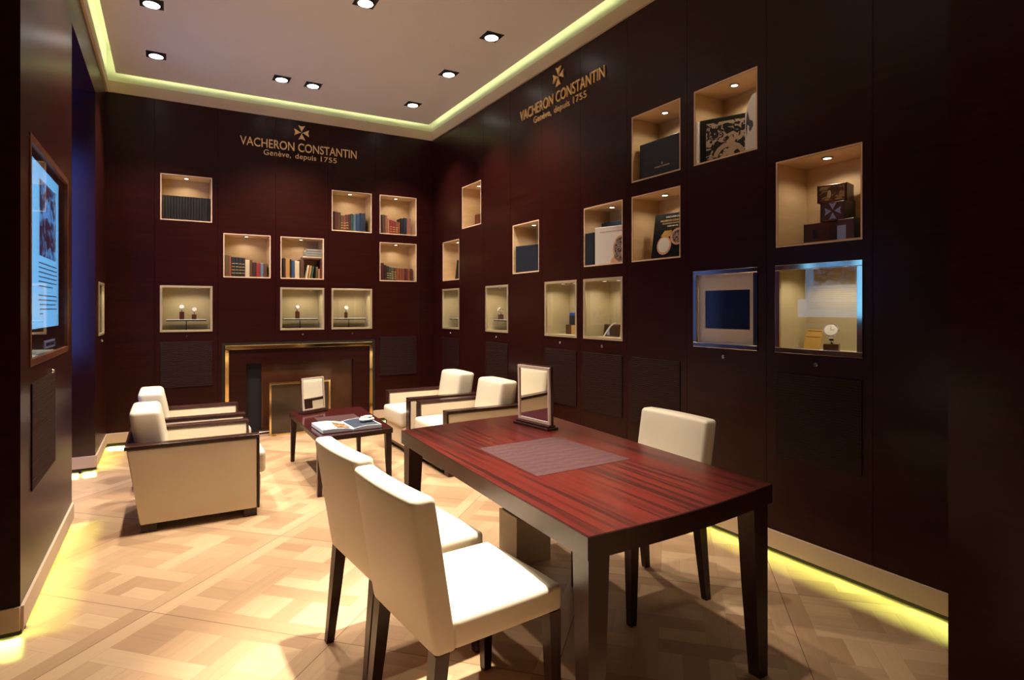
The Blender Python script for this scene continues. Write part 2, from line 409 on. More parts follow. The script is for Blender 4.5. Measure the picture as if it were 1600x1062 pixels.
pane_frame = struct('unseen_glow_panel', bm, 'black', T(-.66, 4.893, 0) @ RZ(180) @ T(0, -.02, 0))  # unseen glowing panel, added to give the pier end its blue sheen
bm = NB(); box(bm, (.13, .006, .93), (1.07, .014, 3.07)); obj('pane', bm, 'added_glow', pane_frame)
# near pier on the right edge of the view
bm = NB(); box(bm, (2.50, .2, 0), (3.06, 1.093, ZTOP)); struct('wall_pier', bm, 'wall')

# ------------------------------------------------------------------ ceiling, cove, cornice, skirting
bm = NB(); box(bm, (XL + .09, -1.5, ZCEIL), (XR - .09, YB - .09, ZCEIL + .03)); struct('ceiling', bm, 'ceiling')
bm = NB(); box(bm, (XL - 2.1, -1.6, ZROOF), (XR + .5, YB + .5, ZROOF + .1)); struct('ceiling_void', bm, 'cove')
bm = NB()
for a, b in (((XR - .008, -1.5, ZCOR), (XR + .02, YB, ZROOF)), ((XL - .02, -1.5, ZCOR), (XL + .008, YB, ZROOF)), ((XL, YB - .008, ZCOR), (XR, YB + .02, ZROOF))): box(bm, a, b)
struct('trim_1', bm, 'cove')
bm = NB()
for a, b in (((XR - .02, -1.5, ZTOP), (XR + .02, YB, ZCOR)), ((XL - .02, -1.5, ZTOP), (XL + .02, YB, ZCOR)), ((XL + .02, YB - .02, ZTOP), (XR - .02, YB + .02, ZCOR))): box(bm, a, b)
struct('trim_2', bm, 'cream')
bm = NB(); z0, z1 = ZCEIL + .045, ZCEIL + .065
box(bm, (XR - .150, -1.4, z0), (XR - .135, YB - .15, z1)); box(bm, (XL + .135, -1.4, z0), (XL + .15, YB - .15, z1)); box(bm, (XL + .15, YB - .15, z0), (XR - .15, YB - .135, z1))
tag(struct('trim_3', bm, 'led_cove'), 'green-yellow strip light hidden above the ceiling edge', None)
def skirting(name, F, u0, u1, led=True, ends=(0, 0)):
    bm = NB(); box(bm, (u0, -.012, .042), (u1, .02, .145), bevel=.002, seg=1, mi=0)
    box(bm, (u0, -.004, .022), (u1, .0, .042), mi=1)
    box(bm, (u0, .10, 0), (u1, .12, .145), mi=1); box(bm, (u0, .096, .030), (u1, .100, .036), mi=2)
    o = obj(name, bm, ['cream', 'black', 'led_skirt'], None, F); o['kind'] = 'structure'
    l = lamp('strip_light', 'AREA', P_SKIRT * (.5 if 'end' in name else 1) * (u1 - u0), (.80, 1.0, .22), F @ T((u0 + u1) / 2, .092, .033) @ RX(-83), o, sx=u1 - u0 - .02, sy=.004)
    l.data.spread = R(45)
skirting('baseboard_right', FRr(YB), 0, YB - 1.093)
skirting('baseboard_back', FB, XL, .545)
skirting('baseboard_back_right', FB, 2.25, XR)
skirting('baseboard_left', T(XL, 0, 0) @ RZ(90), 3.30, 4.89)
skirting('baseboard_pier', T(XL, 0, 0) @ RZ(90), 6.36, 7.40)
skirting('baseboard_block_end', T(0, 3.30, 0), -2.5, XL)
skirting('baseboard_pier_end', T(0, 6.36, 0), -2.2, XL)

# ------------------------------------------------------------------ ceiling spotlights
seen = [(-.113, 5.504, 'at the left edge, nearer one of the left pair'), (-.099, 6.608, 'in the far left corner of the ceiling'),
        (1.034, 6.626, 'left one of the close pair near the back wall'), (1.358, 6.646, 'right one of the close pair near the back wall'),
        (2.509, 6.677, 'in the far right corner, by the cove'), (2.501, 5.619, 'in the middle of the right row of three'),
        (2.490, 4.662, 'nearest of the right row of three'), (1.348, 4.635, 'cut by the top edge, middle of the ceiling')]
unseen = [(-.1, 4.55), (.80, 4.40), (1.35, 2.75), (1.0, 2.30), (1.35, 1.75), (.3, -.6), (1.6, -.6)]  # last two stand behind the camera, added to bounce light onto the ceiling
AIM = {8: (-.1, 3.9, 1), 9: (.62, 3.55, 1.5), 10: (1.4, 2.6, .8), 11: (1.0, 2.05, 6.5), 12: (1.8, 1.9, .4), 13: (.3, -.9, 3.0), 14: (1.6, -.9, 3.0), 1: (-.1, 6.7, .8), 2: (1.03, 6.9, .8), 3: (1.36, 6.9, .8), 4: (2.55, 6.8, .8)}
for i, p in enumerate([s[:2] for s in seen] + unseen):
    lab = 'square recessed ceiling spotlight ' + seen[i][2] if i < len(seen) else 'square recessed ceiling spotlight out of view of the camera'
    F = T(p[0], p[1], ZCEIL)
    t = thing('ceiling_spotlight', lab, 'spotlight', F, 'recessed ceiling spotlights' if i < len(seen) else 'ceiling spotlights above the table')
    bm = NB(); s = .083
    for a, b in (((-s, -s, -.004), (s, -s + .02, 0)), ((-s, s - .02, -.004), (s, s, 0)), ((-s, -s + .02, -.004), (-s + .02, s - .02, 0)), ((s - .02, -s + .02, -.004), (s, s - .02, 0))): box(bm, a, b)
    box(bm, (-s + .02, -s + .02, -.002), (s - .02, s - .02, 0))
    hs = obj('housing', bm, 'black', t)
    bm = NB(); ring(bm, (0, 0, -.008), .068, .058, .014, mi=0); obj('rim', bm, 'rimsilver', hs)
    bm = NB(); cyl(bm, (0, 0, -.010), .058, .012, seg=28); obj('lens', bm, 'lamp', hs)
    ax, ay, k = AIM.get(i, (p[0], p[1], 1))
    q = Vector((ax - p[0], ay - p[1], -ZCEIL)).to_track_quat('-Z', 'Y').to_matrix().to_4x4()
    lamp('beam', 'SPOT', P_DOWN * k, WARM, F @ T(0, 0, -.03) @ q, t, .045, {11: 42, 10: 52, 12: 50, 13: 52, 14: 52}.get(i, 92), .75)

# ------------------------------------------------------------------ niches and display cases
def puck(t, F, u, w, v, power, color=WARM):
    bm = NB(); ring(bm, (u, w, v - .004), .030, .021, .008); lr = obj('lamp_ring', bm, 'rimsilver', t)
    bm = NB(); cyl(bm, (u, w, v - .003), .021, .004, seg=20); obj('lamp_face', bm, 'puck', lr)
    lamp('puck_beam', 'SPOT', power, color, F @ T(u, w, v - .012), t, .018, 150, .5)
def liner(bm, D=.27, th=.012, W=BW, Hh=.5, mi=0, mf=None):
    box(bm, (0, .004, 0), (th, D, Hh), mi=mi); box(bm, (W - th, .004, 0), (W, D, Hh), mi=mi)
    box(bm, (th, .004, 0), (W - th, D, th), mi=mi if mf is None else mf); box(bm, (th, .004, Hh - th), (W - th, D, Hh), mi=mi)
    box(bm, (0, D, 0), (W, D + .01, Hh), mi=mi)
def niche(F0, u, row, label, power=P_NICHE):
    z, h = ROW[row]; F = F0 @ T(u, 0, z)
    t = thing('wall_niche', label, 'niche', F, 'lit open wall niches')
    bm = NB(); liner(bm, Hh=h); obj('lining', bm, 'maple', t)
    bm = NB(); frame4(bm, 0, BW, 0, h, .008, -.001, .004); obj('edging', bm, 'maple_edge', t)
    puck(t, F, BW / 2, .10, h - .012, power)
    return F @ T(0, 0, .012)
def lock(t, F, u, v):
    bm = NB(); cyl(bm, (u, -.004, v), .012, .010, 'y', 20); cyl(bm, (u, -.011, v), .008, .006, 'y', 16)
    box(bm, (u - .0015, -.0145, v - .006), (u + .0015, -.0135, v + .006), mi=1)
    return obj('lock', bm, ['steel', 'black'], t, F)
def case(F0, u, row, label, shelf=None, power=P_CASE, W=BW, h=None, z=None, frame=.022, fm='casegold', backdrop='linen', D=.27, pucks=None, lockv=-.056):
    if z is None: z, h = ROW[row]
    F = F0 @ T(u, 0, z)
    t = thing('display_case', label, 'display case', F, 'glazed display cases in the walls')
    bm = NB(); liner(bm, W=W, Hh=h, D=D, mi=0, mf=1); obj('lining', bm, [backdrop, 'linen_floor'], t)
    bm = NB(); frame4(bm, -.004, W + .004, -.004, h + .004, frame, -.006, .012, bevel=.002)
    fr = obj('frame', bm, fm, t)
    bm = NB(); box(bm, (frame - .006, .004, frame - .006), (W - frame + .006, .008, h - frame + .006)); obj('glass', bm, 'glass', fr)
    for pu in (pucks or [W * .36, W * .72]):
        puck(t, F, pu, .08, h - .012, power, (1, .84, .60))
    lk = lock(t, F, W / 2, lockv)
    if shelf:
        bm = NB(); box(bm, (.055, .07, shelf), (W - .055, .24, shelf + .006), mi=0); box(bm, (.055, .07, shelf - .012), (W - .055, .24, shelf), mi=1)
        obj('shelf', bm, ['white', 'blackgloss'], t)
        bm = NB(); cyl(bm, (W / 2, .155, shelf / 2), .005, shelf - .024, seg=12); obj('shelf_post', bm, 'black', t)
    return F
# books ---------------------------------------------------------------
book_mats = {}
def bmat(rgb):
    if rgb not in book_mats: book_mats[rgb] = plain('book_cloth', rgb, .5, noise=.15, nscale=30)
    return book_mats[rgb]
def book_mesh(wd, ht, dp, rgb, bands=0):
    bm = NB(); c = .0022
    box(bm, (0, .004, 0), (c, dp, ht)); box(bm, (wd - c, .004, 0), (wd, dp, ht))
    cushion(bm, (0, 0, 0), (wd, .012, ht), min(.005, wd * .3), 2)
    box(bm, (c, .010, .003), (wd - c, dp - .004, ht - .004), mi=1)
    for k in range(bands): box(bm, (.001, -.0012, ht * (.18 + .16 * k)), (wd - .001, .003, ht * (.18 + .16 * k) + .004), mi=2)
    me = bpy.data.meshes.new('book'); bm.to_mesh(me); bm.free()
    for m in (bmat(rgb), M['page'], M['gold']): me.materials.append(m)
    return me
def put(name, me, F, label, cat, group=None):
    o = bpy.data.objects.new(name, me); COL.objects.link(o); o.matrix_world = F
    return tag(o, label, cat, group)
ORD = ['first', 'second', 'third', 'fourth', 'fifth', 'sixth', 'seventh', 'eighth', 'ninth', 'tenth', 'eleventh', 'twelfth', 'thirteenth', 'fourteenth']
CN = {'brown': (.085, .035, .018), 'dark brown': (.030, .013, .010), 'black': (.010, .009, .010), 'olive brown': (.10, .065, .025), 'maroon': (.075, .012, .014),
      'red': (.22, .020, .022), 'tan': (.36, .18, .07), 'blue': (.022, .05, .12), 'dark blue': (.012, .022, .05), 'cream': (.55, .44, .28),
      'grey': (.20, .19, .17), 'green': (.02, .07, .05), 'rust': (.20, .055, .025), 'rosy brown': (.26, .10, .075), 'ochre': (.40, .20, .06), 'steel blue': (.10, .15, .20)}
def row_of_books(F, spec, where, group, start=.016, w=.05, dp=.17):
    u = start
    for k, s in enumerate(spec):
        if len(s) == 1: u += s[0]; continue
        cn, wd, ht = s[:3]; tilt = s[3] if len(s) > 3 else 0
        me = book_mesh(wd, ht, dp, CN[cn], s[4] if len(s) > 4 else 0)
        n = len([x for x in spec[:k] if len(x) > 1])
        put('book', me, F @ T(u, w + random.uniform(0, .008), 0) @ RY(tilt), f'{cn} upright book, {ORD[n]} from left in {where}', 'book', group)
        u += wd + .0015 + (ht * math.sin(R(abs(tilt))) if tilt else 0)
# back wall niches
nF = {}
NL = {'A': 'pale maple wall niche at top left, holding one long set of matching dark books',
      'B': 'pale maple wall niche below the back wall lettering, with tall blue book at right',
      'C': 'pale maple wall niche on the back wall nearest the corner, upper of two stacked',
      'D': 'pale maple wall niche with a cream book between dark and red books',
      'E': 'pale maple wall niche on the back wall with books lying flat on top of others',
      'F': 'pale maple wall niche on the back wall nearest the corner, lower of two stacked'}
for k in 'ABCDEF':
    c, r = back_niches[k]; nF[k] = niche(FB, BC[c], r, NL[k], P_NICHE * 1.0)
me = book_mesh(.0268, .262, .17, (.013, .008, .007), 0)
for k in range(17):
    put('book', me, nF['A'] @ T(.016 + k * .0274, .04, 0), 'dark leather volume in the long matching set, top left wall niche', 'book', 'matching dark volumes in the top left niche')
row_of_books(nF['B'], [('dark brown', .034, .235), ('maroon', .030, .232), ('brown', .040, .228), ('olive brown', .028, .195, 0, 3), ('rust', .030, .190, 0, 3), ('brown', .032, .205, 0, 3), ('maroon', .028, .212), ('green', .030, .222), ('steel blue', .030, .215), ('blue', .052, .225), ('dark blue', .066, .240)],
             'back wall niche below the lettering', 'books in the niche below the lettering')
row_of_books(nF['C'], [('black', .034, .24), ('brown', .040, .242), ('rosy brown', .030, .238), ('tan', .022, .20), ('red', .040, .185, 0, 3), ('red', .034, .175, 0, 3), ('rust', .036, .165, 0, 3), ('rust', .028, .16), (.012,), ('black', .036, .215), ('dark blue', .040, .222), ('rosy brown', .058, .218)],
             'upper corner niche of the back wall', 'books in the upper corner niche')
row_of_books(nF['D'], [('olive brown', .046, .245), ('rust', .022, .24), ('black', .036, .225, 0, 4), ('black', .034, .224, 0, 4), ('black', .034, .222, 0, 4), ('black', .034, .220, 0, 4), ('cream', .046, .195), ('brown', .030, .2), ('dark brown', .036, .172), ('red', .044, .170), ('steel blue', .034, .166), ('brown', .036, .164)],
             'niche left of the flat-lying books', 'books in the niche with one cream book')
row_of_books(nF['E'], [(.022,), ('dark brown', .026, .235), ('ochre', .046, .232), ('black', .018, .225), ('blue', .036, .212), ('cream', .052, .205), (.006,), ('brown', .044, .225)],
             'niche with flat-lying books', 'upright books in the niche with flat books')
uE = .292
for cn, wd, ht, tl in (('cream', .022, .165, 9), ('tan', .024, .160, 9), ('green', .020, .150, 8)):
    put('book', book_mesh(wd, ht, .16, CN[cn]), nF['E'] @ T(uE, .05, 0) @ RY(tl), f'{cn} book leaning to the right under the flat-lying books', 'book', 'leaning books under the flat books'); uE += wd + .008
put('book', book_mesh(.022, .145, .16, CN['olive brown']), nF['E'] @ T(.415, .05, 0), 'olive brown book standing at far right under the flat-lying books', 'book', 'upright books in the niche with flat books')
put('book', book_mesh(.022, .12, .16, CN['tan']), nF['E'] @ T(.440, .05, 0), 'short tan book standing at far right under the flat-lying books', 'book', 'upright books in the niche with flat books')
# a support board with flat books on it
bm = NB(); box(bm, (0, 0, 0), (.022, .17, .225)); o = obj('book', bm, bmat(CN['maroon']), None, nF['E'] @ T(.463, .05, 0)); tag(o, 'maroon book standing against the right side of the niche with flat books', 'book', 'upright books in the niche with flat books')
zf = .2265
for cn, th, wd in (('maroon', .022, .225), ('cream', .016, .222), ('grey', .030, .195), ('grey', .026, .190), ('grey', .030, .185)):
    me = book_mesh(th, wd, .16, CN[cn])
    pos = {('maroon'): 'lowest of the flat pile', 'cream': 'second of the flat pile', 'grey': ''}[cn]
    lab = {'.022': 'maroon book lying flat, lowest of the flat pile', '.016': 'thin cream book lying flat on the maroon one'}.get(f'{th:.3f}'[1:], None)
    if lab is None: lab = {.195: 'grey book lying flat, lowest of three grey ones', .190: 'grey book lying flat, middle of three grey ones', .185: 'grey book lying flat on top of the pile'}[wd]
    put('book', me, nF['E'] @ T(.484 - wd, .05, zf + th) @ RY(90), lab, 'book', 'flat-lying books in a wall niche')
    zf += th + .0008
row_of_books(nF['F'], [('maroon', .060, .225), ('dark brown', .030, .2), ('dark brown', .032, .185, 0, 3), ('green', .030, .175, 0, 3), ('olive brown', .034, .170, 0, 4), ('brown', .030, .166, 0, 4), ('rust', .036, .166), ('rust', .036, .163), ('rust', .036, .163), ('maroon', .034, .162), ('rust', .040, .162), ('maroon', .034, .160)],
             'lower corner niche of the back wall', 'books in the lower corner niche')
# watch on stand ------------------------------------------------------
def watch_stand(F, label, stand_label, bw=.046, bh=.085, tilt=-25, dial=.027, basem='boxwood', rz=0):
    F = F @ RZ(rz)
    t = thing('watch_stand', stand_label, 'stand', F, 'watch stands in the display cases')
    bm = NB(); box(bm, (-bw / 2, -bw / 2, 0), (bw / 2, bw / 2, bh), bevel=.002); obj('base', bm, basem, t)
    bm = NB(); cyl(bm, (0, 0, bh + .010), .006, .02, seg=12); obj('post', bm, 'steel', t)
    t = thing('watch', label, 'watch', F, 'watches shown in the display cases')
    bm = NB()
    # open cuff holding the bracelet
    F2 = T(0, 0, bh + .018 + dial * .95) @ RX(tilt)
    t2 = NB(); n = 22; rr = dial * .95
    for i in range(n):
        a0 = R(-150 + 300 * i / n); a1 = R(-150 + 300 * (i + 1) / n)
        q = []
        for a in (a0, a1):
            for xx in (-.011, .011):
                for rad in (rr, rr - .004):
                    q.append(F2 @ Vector((xx, -math.cos(a) * rad + .004, math.sin(a) * rad)))
        for idx in ((0, 2, 6, 4), (1, 5, 7, 3), (0, 4, 5, 1), (2, 3, 7, 6)): quad(t2, [q[k] for k in idx])
    me = bpy.data.meshes.new('t'); t2.to_mesh(me); t2.free(); bm.from_mesh(me); bpy.data.meshes.remove(me)
    obj('bracelet', bm, 'steel', t)
    bm = NB(); cyl(bm, (0, 0, 0), dial, .009, 'y', 28, mi=0); cyl(bm, (0, -.0052, 0), dial * .82, .0015, 'y', 28, mi=1)
    box(bm, (-.0008, -.0068, 0), (.0008, -.006, dial * .6), mi=2); box(bm, (0, -.0068, -.0008), (dial * .45, -.006, .0008), mi=2)
    cyl(bm, (dial + .003, 0, 0), .003, .006, 'x', 10, mi=0)
    for v in bm.verts: v.co = F2 @ (v.co + Vector((0, -rr - .002, 0)))
    obj('watch_face', bm, ['steel', 'white', 'black'], t)
cF = {}
for k, lab in (('G', 'glazed display case at left of the back wall with two watches on its shelf'), ('Hh', 'glazed display case with one watch, left of the two above the fireplace'),
               ('I', 'glazed display case with one watch, right of the two above the fireplace')):
    c, r = back_niches[k]; cF[k] = case(FB, BC[c], r, lab, shelf=.125)
watch_stand(cF['G'] @ T(.205, .15, .131), 'silver watch on the taller block, left of two in one case', 'tall brown block, left of the two watch stands in one case')
watch_stand(cF['G'] @ T(.325, .15, .131), 'silver watch on the shorter block, right of two in one case', 'short brown block, right of the two watch stands in one case', bh=.055)
watch_stand(cF['Hh'] @ T(.215, .15, .131), 'silver watch in the case above the left half of the fireplace', 'brown stand block in the case above the left half of the fireplace')
watch_stand(cF['I'] @ T(.210, .15, .131), 'silver watch in the case above the right half of the fireplace', 'slim brown stand in the case above the right half of the fireplace', bw=.036, bh=.075)
def RF(k): return FRr(RC[right_niches[k][0]])
RL = {'R1': 'lit wall niche near the far corner on the right wall holding a small brown box', 'R2': 'lit wall niche nearest the corner on the right wall with one leaning dark book',
      'R3': 'lit wall niche on the right wall holding a plain navy box', 'R4': 'lit wall niche with black boxes and a white book with a watch on its cover',
      'R5': 'lit wall niche with a black watch book leaning inside', 'R6': 'lit wall niche with a large black box with gold emblem',
      'R7': 'topmost nearest lit wall niche with black-and-white patterned book', 'R8': 'lit wall niche nearest the camera with a pile of small wooden boxes'}
for k in RL: nF[k] = niche(RF(k), 0, right_niches[k][1], RL[k])
DL = {'D1': 'glazed display case nearest the corner on the right wall with an empty shelf', 'D2': 'glazed display case on the right wall with one watch on a shelf',
      'D3': 'glazed display case holding small boxes with a blue top piece', 'D4': 'glazed display case holding a small framed plaque and a white curved stand',
      'D5': 'display case with a cream mount around a dark screen', 'D6': 'glazed display case nearest the camera with a tan card and a silver watch'}
for k in DL:
    cF[k] = case(RF(k), 0, 3, DL[k], shelf={'D1': .125, 'D2': .125}.get(k), frame=.03 if k in ('D5', 'D6') else .022, fm='chrome' if k in ('D5', 'D6') else 'casegold',
                 power=1.2 if k == 'D5' else P_CASE)
cF['PL'] = case(T(XL, 0, 0) @ RZ(90), 6.65, 3, 'glazed display case on the narrow left pier, seen edge-on', shelf=.125)
watch_stand(cF['D2'] @ T(.125, .12, .131), 'silver watch in the second case along the right wall from the corner', 'brown stand in the second case along the right wall from the corner', bh=.055)
watch_stand(cF['D6'] @ T(.255, .13, .012), 'large silver watch in the case nearest the camera', 'low dark block under the large watch in the nearest case', bw=.075, bh=.042, dial=.040, tilt=-30, rz=25)
# small things in the right wall niches and cases
def slab(name, F, size, mats, label, cat, group=None, bevel=.002, decor=None, parts=None):
    """box standing on F's origin, front face at local y=0"""
    t = thing(name, label, cat, F, group)
    bm = NB(); box(bm, (0, 0, 0), size, bevel=bevel, seg=1); obj('body', bm, mats, t)
    return t
def patch(t, name, pts, y, mat, th=.001):
    """flat printed shape on a front face: polygon in local x/z"""
    bm = NB(); a = [bm.verts.new((x, y, z)) for x, z in pts]; b = [bm.verts.new((x, y - th, z)) for x, z in pts]
    bm.faces.new(a); bm.faces.new(list(reversed(b)))
    for i in range(len(a)): bm.faces.new((a[i], b[i], b[(i + 1) % len(a)], a[(i + 1) % len(a)]))
    bmesh.ops.recalc_face_normals(bm, faces=bm.faces)
    return obj(name, bm, mat, t)
def ell(cx, cz, rx, rz, n=24, rot=0): return [(cx + rx * math.cos(2 * math.pi * i / n), cz + rz * math.sin(2 * math.pi * i / n)) for i in range(n)]
def cross_arms(bm, cx, cz, r, y0, y1, mi=0, gap=.08):
    """four flared arms with notched ends"""
    for k in range(4):
        a = k * math.pi / 2; ca, sa = math.cos(a), math.sin(a)
        pts = [(gap * r, 0), (.30 * r, -.07 * r), (1.0 * r, -.46 * r), (.86 * r, 0), (1.0 * r, .46 * r), (.30 * r, .07 * r)]
        P = [(cx + x * ca - z * sa, cz + x * sa + z * ca) for x, z in pts]
        f = [bm.verts.new((x, y0, z)) for x, z in P]; g = [bm.verts.new((x, y1, z)) for x, z in P]
        for idx in ((0, 1, 2, 3), (0, 3, 4, 5)):
            bm.faces.new([f[i] for i in idx]).material_index = mi; bm.faces.new([g[i] for i in reversed(idx)]).material_index = mi
        for i in range(6): bm.faces.new((f[i], f[(i + 1) % 6], g[(i + 1) % 6], g[i])).material_index = mi
    bmesh.ops.recalc_face_normals(bm, faces=bm.faces)
def text_mesh(txt, width, height, depth, bold=0.0, spacing=1.0):
    """text as a mesh in local x/z, front at -depth, scaled to width x cap height"""
    cu = bpy.data.curves.new('lettering', 'FONT'); cu.body = txt; cu.size = 1; cu.extrude = .02; cu.offset = bold; cu.space_character = spacing
    o = bpy.data.objects.new('lettering_tmp', cu); COL.objects.link(o)
    dg = bpy.context.evaluated_depsgraph_get(); dg.update()
    me = bpy.data.meshes.new_from_object(o.evaluated_get(dg))
    bpy.data.objects.remove(o); bpy.data.curves.remove(cu)
    xs = [v.co.x for v in me.vertices]; x0, x1 = min(xs), max(xs)
    ys = [v.co.y for v in me.vertices]; y1 = max(ys)
    sx, sz = width / (x1 - x0), height / y1
    for v in me.vertices:
        x, y, z = v.co; v.co = ((x - x0) * sx, -depth * (z + .02) / .04, y * sz)
    me.materials.clear()
    return me
def letters(name, txt, width, height, depth, mat, parent, F, **k):
    me = text_mesh(txt, width, height, depth, **k); me.materials.append(M[mat])
    o = bpy.data.objects.new(name, me); COL.objects.link(o)
    if parent: o.parent = parent
    o.matrix_world = F
    return o
f = nF['R1']; slab('jewellery_box', f @ T(.075, .09, 0) @ RZ(12), (.17, .12, .03), 'black', 'thin black tray in the far right-wall niche under a brown box', 'tray')
slab('jewellery_box', f @ T(.105, .11, .03) @ RZ(12), (.12, .09, .13), 'boxwood', 'small brown box on a black tray in the far right-wall niche', 'box', bevel=.012)
put('book', book_mesh(.03, .25, .18, CN['black']), nF['R2'] @ T(.245, .06, 0) @ RY(14), 'dark book leaning in the niche nearest the corner on the right wall', 'book')
slab('presentation_box', nF['R3'] @ T(.040, .012, 0) @ RZ(14), (.40, .11, .27), 'navy', 'plain navy presentation box, single one in a narrow-looking niche', 'box')
f = nF['R4']
slab('presentation_box', f @ T(.014, .006, 0), (.115, .10, .270), 'navy', 'black upright box left of the white watch book', 'box')
slab('presentation_box', f @ T(.03, .165, 0), (.36, .07, .365), 'navy', 'tall black box behind the white watch book', 'box')
t = slab('watch_book', f @ T(.135, .012, 0) @ RZ(16), (.335, .035, .305), 'white', 'large white book with a watch printed on its cover', 'book')
patch(t, 'cover_line', [(.05, .262), (.345, .262), (.345, .265), (.05, .265)], -.0002, 'sepia')
patch(t, 'printed_strap', [(.262, .20), (.345, .18), (.345, .262), (.325, .262), (.30, .225), (.262, .205)], -.0003, 'dark_strap' if 'dark_strap' in M else 'darkpage')
patch(t, 'printed_case', ell(.262, .115, .083, .113), -.0003, 'rose'); patch(t, 'printed_dial', ell(.266, .118, .072, .098), -.0014, 'dialpic')
patch(t, 'printed_case', [(.15, 0.002), (.24, .002), (.262, .03), (.20, .075), (.17, .04)], -.0003, 'rose')
t = slab('watch_book', nF['R5'] @ T(.150, .055, .004) @ RZ(10) @ RX(-9), (.31, .03, .335), 'blackgloss', 'black book with gold lettering and two watches on its cover', 'book')
patch(t, 'printed_case', ell(.105, .095, .062, .070), -.0003, 'rose'); patch(t, 'printed_dial', ell(.105, .098, .050, .056), -.0014, 'white')
patch(t, 'printed_case', ell(.215, .155, .060, .062), -.0003, 'rose'); patch(t, 'printed_dial', ell(.215, .155, .045, .047), -.0014, 'dialpic')
patch(t, 'printed_strap', [(.13, .155), (.175, .17), (.16, .205), (.10, .205), (.07, .165)], -.0003, 'tan')
bm = NB(); frame4(bm, .018, .292, .012, .222, .004, -.0012, 0); obj('cover_line', bm, 'greybrown', t)
TF = nF['R5'] @ T(.150, .055, .004) @ RZ(10) @ RX(-9)
letters('cover_lettering', 'VACHERON', .13, .012, .001, 'white', t, TF @ T(.10, -.0002, .302))
letters('cover_lettering', 'VACHERON CONSTANTIN', .22, .014, .001, 'gold', t, TF @ T(.055, -.0002, .274))
letters('cover_lettering', 'CONSTANTIN', .17, .012, .001, 'gold', t, TF @ T(.075, -.0002, .254))
letters('cover_lettering', 'GENEVE', .09, .010, .001, 'white', t, TF @ T(.12, -.0002, .234))
t = slab('presentation_box', nF['R6'] @ T(.045, .04, 0), (.42, .12, .268), 'navy', 'large black box with a small gold emblem on its front', 'box')
TF = nF['R6'] @ T(.045, .04, 0)
letters('emblem_lettering', 'VACHERON CONSTANTIN', .15, .010, .001, 'gold', t, TF @ T(.16, -.0004, .062), bold=.01)
bm = NB(); cross_arms(bm, .235, .088, .009, -.0002, -.0014); obj('emblem', bm, 'gold', t)
f = nF['R7']
t = slab('patterned_book', f @ T(.036, .020, 0) @ RZ(24), (.315, .035, .285), 'blackgloss', 'black book with a pale openwork pattern on its cover', 'book')
patch(t, 'printed_pattern', [(.04, .006), (.312, .006), (.312, .255), (.04, .255)], -.0003, 'lace')
bm = NB()
for rr in (.105,):
    pts = [(.19 + rr * math.cos(R(a)), .01 + rr * math.sin(R(a))) for a in range(10, 171, 10)]; pin = [(.19 + (rr - .03) * math.cos(R(a)), .01 + (rr - .03) * math.sin(R(a))) for a in range(10, 171, 10)]
    for i in range(len(pts) - 1): quad(bm, [(pts[i][0], -.0018, pts[i][1]), (pts[i + 1][0], -.0018, pts[i + 1][1]), (pin[i + 1][0], -.0018, pin[i + 1][1]), (pin[i][0], -.0018, pin[i][1])])
obj('printed_arc', bm, 'cream', t)
slab('book', f @ T(.015, .002, 0) @ RZ(0), (.016, .026, .280), 'white', 'narrow white book left of the openwork patterned book', 'book')
t = thing('art_book', 'white book with rounded top and ink drawing, right of the patterned book', 'book', f @ T(.350, .075, 0) @ RZ(-22))
bm = NB(); pts = [(0, 0), (.135, 0), (.135, .33), (.12, .345), (.08, .345), (.04, .31), (.0, .25)]
a = [bm.verts.new((x, 0, z)) for x, z in pts]; b = [bm.verts.new((x, .03, z)) for x, z in pts]
bm.faces.new(a); bm.faces.new(list(reversed(b)))
for i in range(len(a)): bm.faces.new((a[i], b[i], b[(i + 1) % 7], a[(i + 1) % 7]))
bmesh.ops.recalc_face_normals(bm, faces=bm.faces); obj('body', bm, 'white', t)
patch(t, 'drawing', [(.03, .26), (.05, .20), (.085, .185), (.095, .155), (.06, .125), (.045, .14), (.05, .16), (.025, .18), (.02, .10), (.01, .16), (.015, .22)], -.0003, 'darkpage')
f = nF['R8']
def wbox(x, y, z, s, rz, lab):
    t = slab('wooden_box', f @ T(x, y, z) @ RZ(rz), s, 'boxwood', lab, 'box', 'small wooden boxes piled in the niche', .003)
    for X in (0, s[0] - .004): bm = NB(); box(bm, (X - .0006, -.0006, 0), (X + .0046, s[1] + .0006, s[2] + .0006)); obj('edge_banding', bm, 'black', t)
    return t
t = wbox(.115, .09, 0, (.185, .11, .115), 8, 'brown wooden box at bottom left of the pile in the niche')
patch(t, 'printed_label', [(.05, .03), (.075, .03), (.075, .08), (.05, .08)], -.0004, 'black')
t = wbox(.312, .085, 0, (.095, .10, .118), 0, 'brown wooden box with pale blue label at bottom right of the pile')
M['paleblue'] = plain('pale_blue_card', (.30, .38, .72), .5)
patch(t, 'label', [(.002, .0), (.05, .0), (.05, .085), (.002, .085)], -.0004, 'paleblue')
t = wbox(.212, .095, .1185, (.135, .105, .103), 2, 'red-brown wooden box with a pale blue cross, middle of the pile')
bm = NB(); cross_arms(bm, .070, .052, .046, -.0004, -.0022, gap=.18); obj('inlaid_cross', bm, 'paleblue', t)
t = wbox(.200, .085, .2220, (.150, .115, .098), 14, 'wooden box with a sepia picture on its front, topmost of the pile')
patch(t, 'picture', [(.012, .010), (.138, .010), (.138, .088), (.012, .088)], -.0004, 'sepia')
patch(t, 'label', ell(.062, .045, .010, .022), -.0015, 'cream')
f = cF['D3']
slab('small_box', f @ T(.105, .16, .013), (.085, .08, .088), 'boxwood', 'dark brown box at left in the case with the blue piece', 'box')
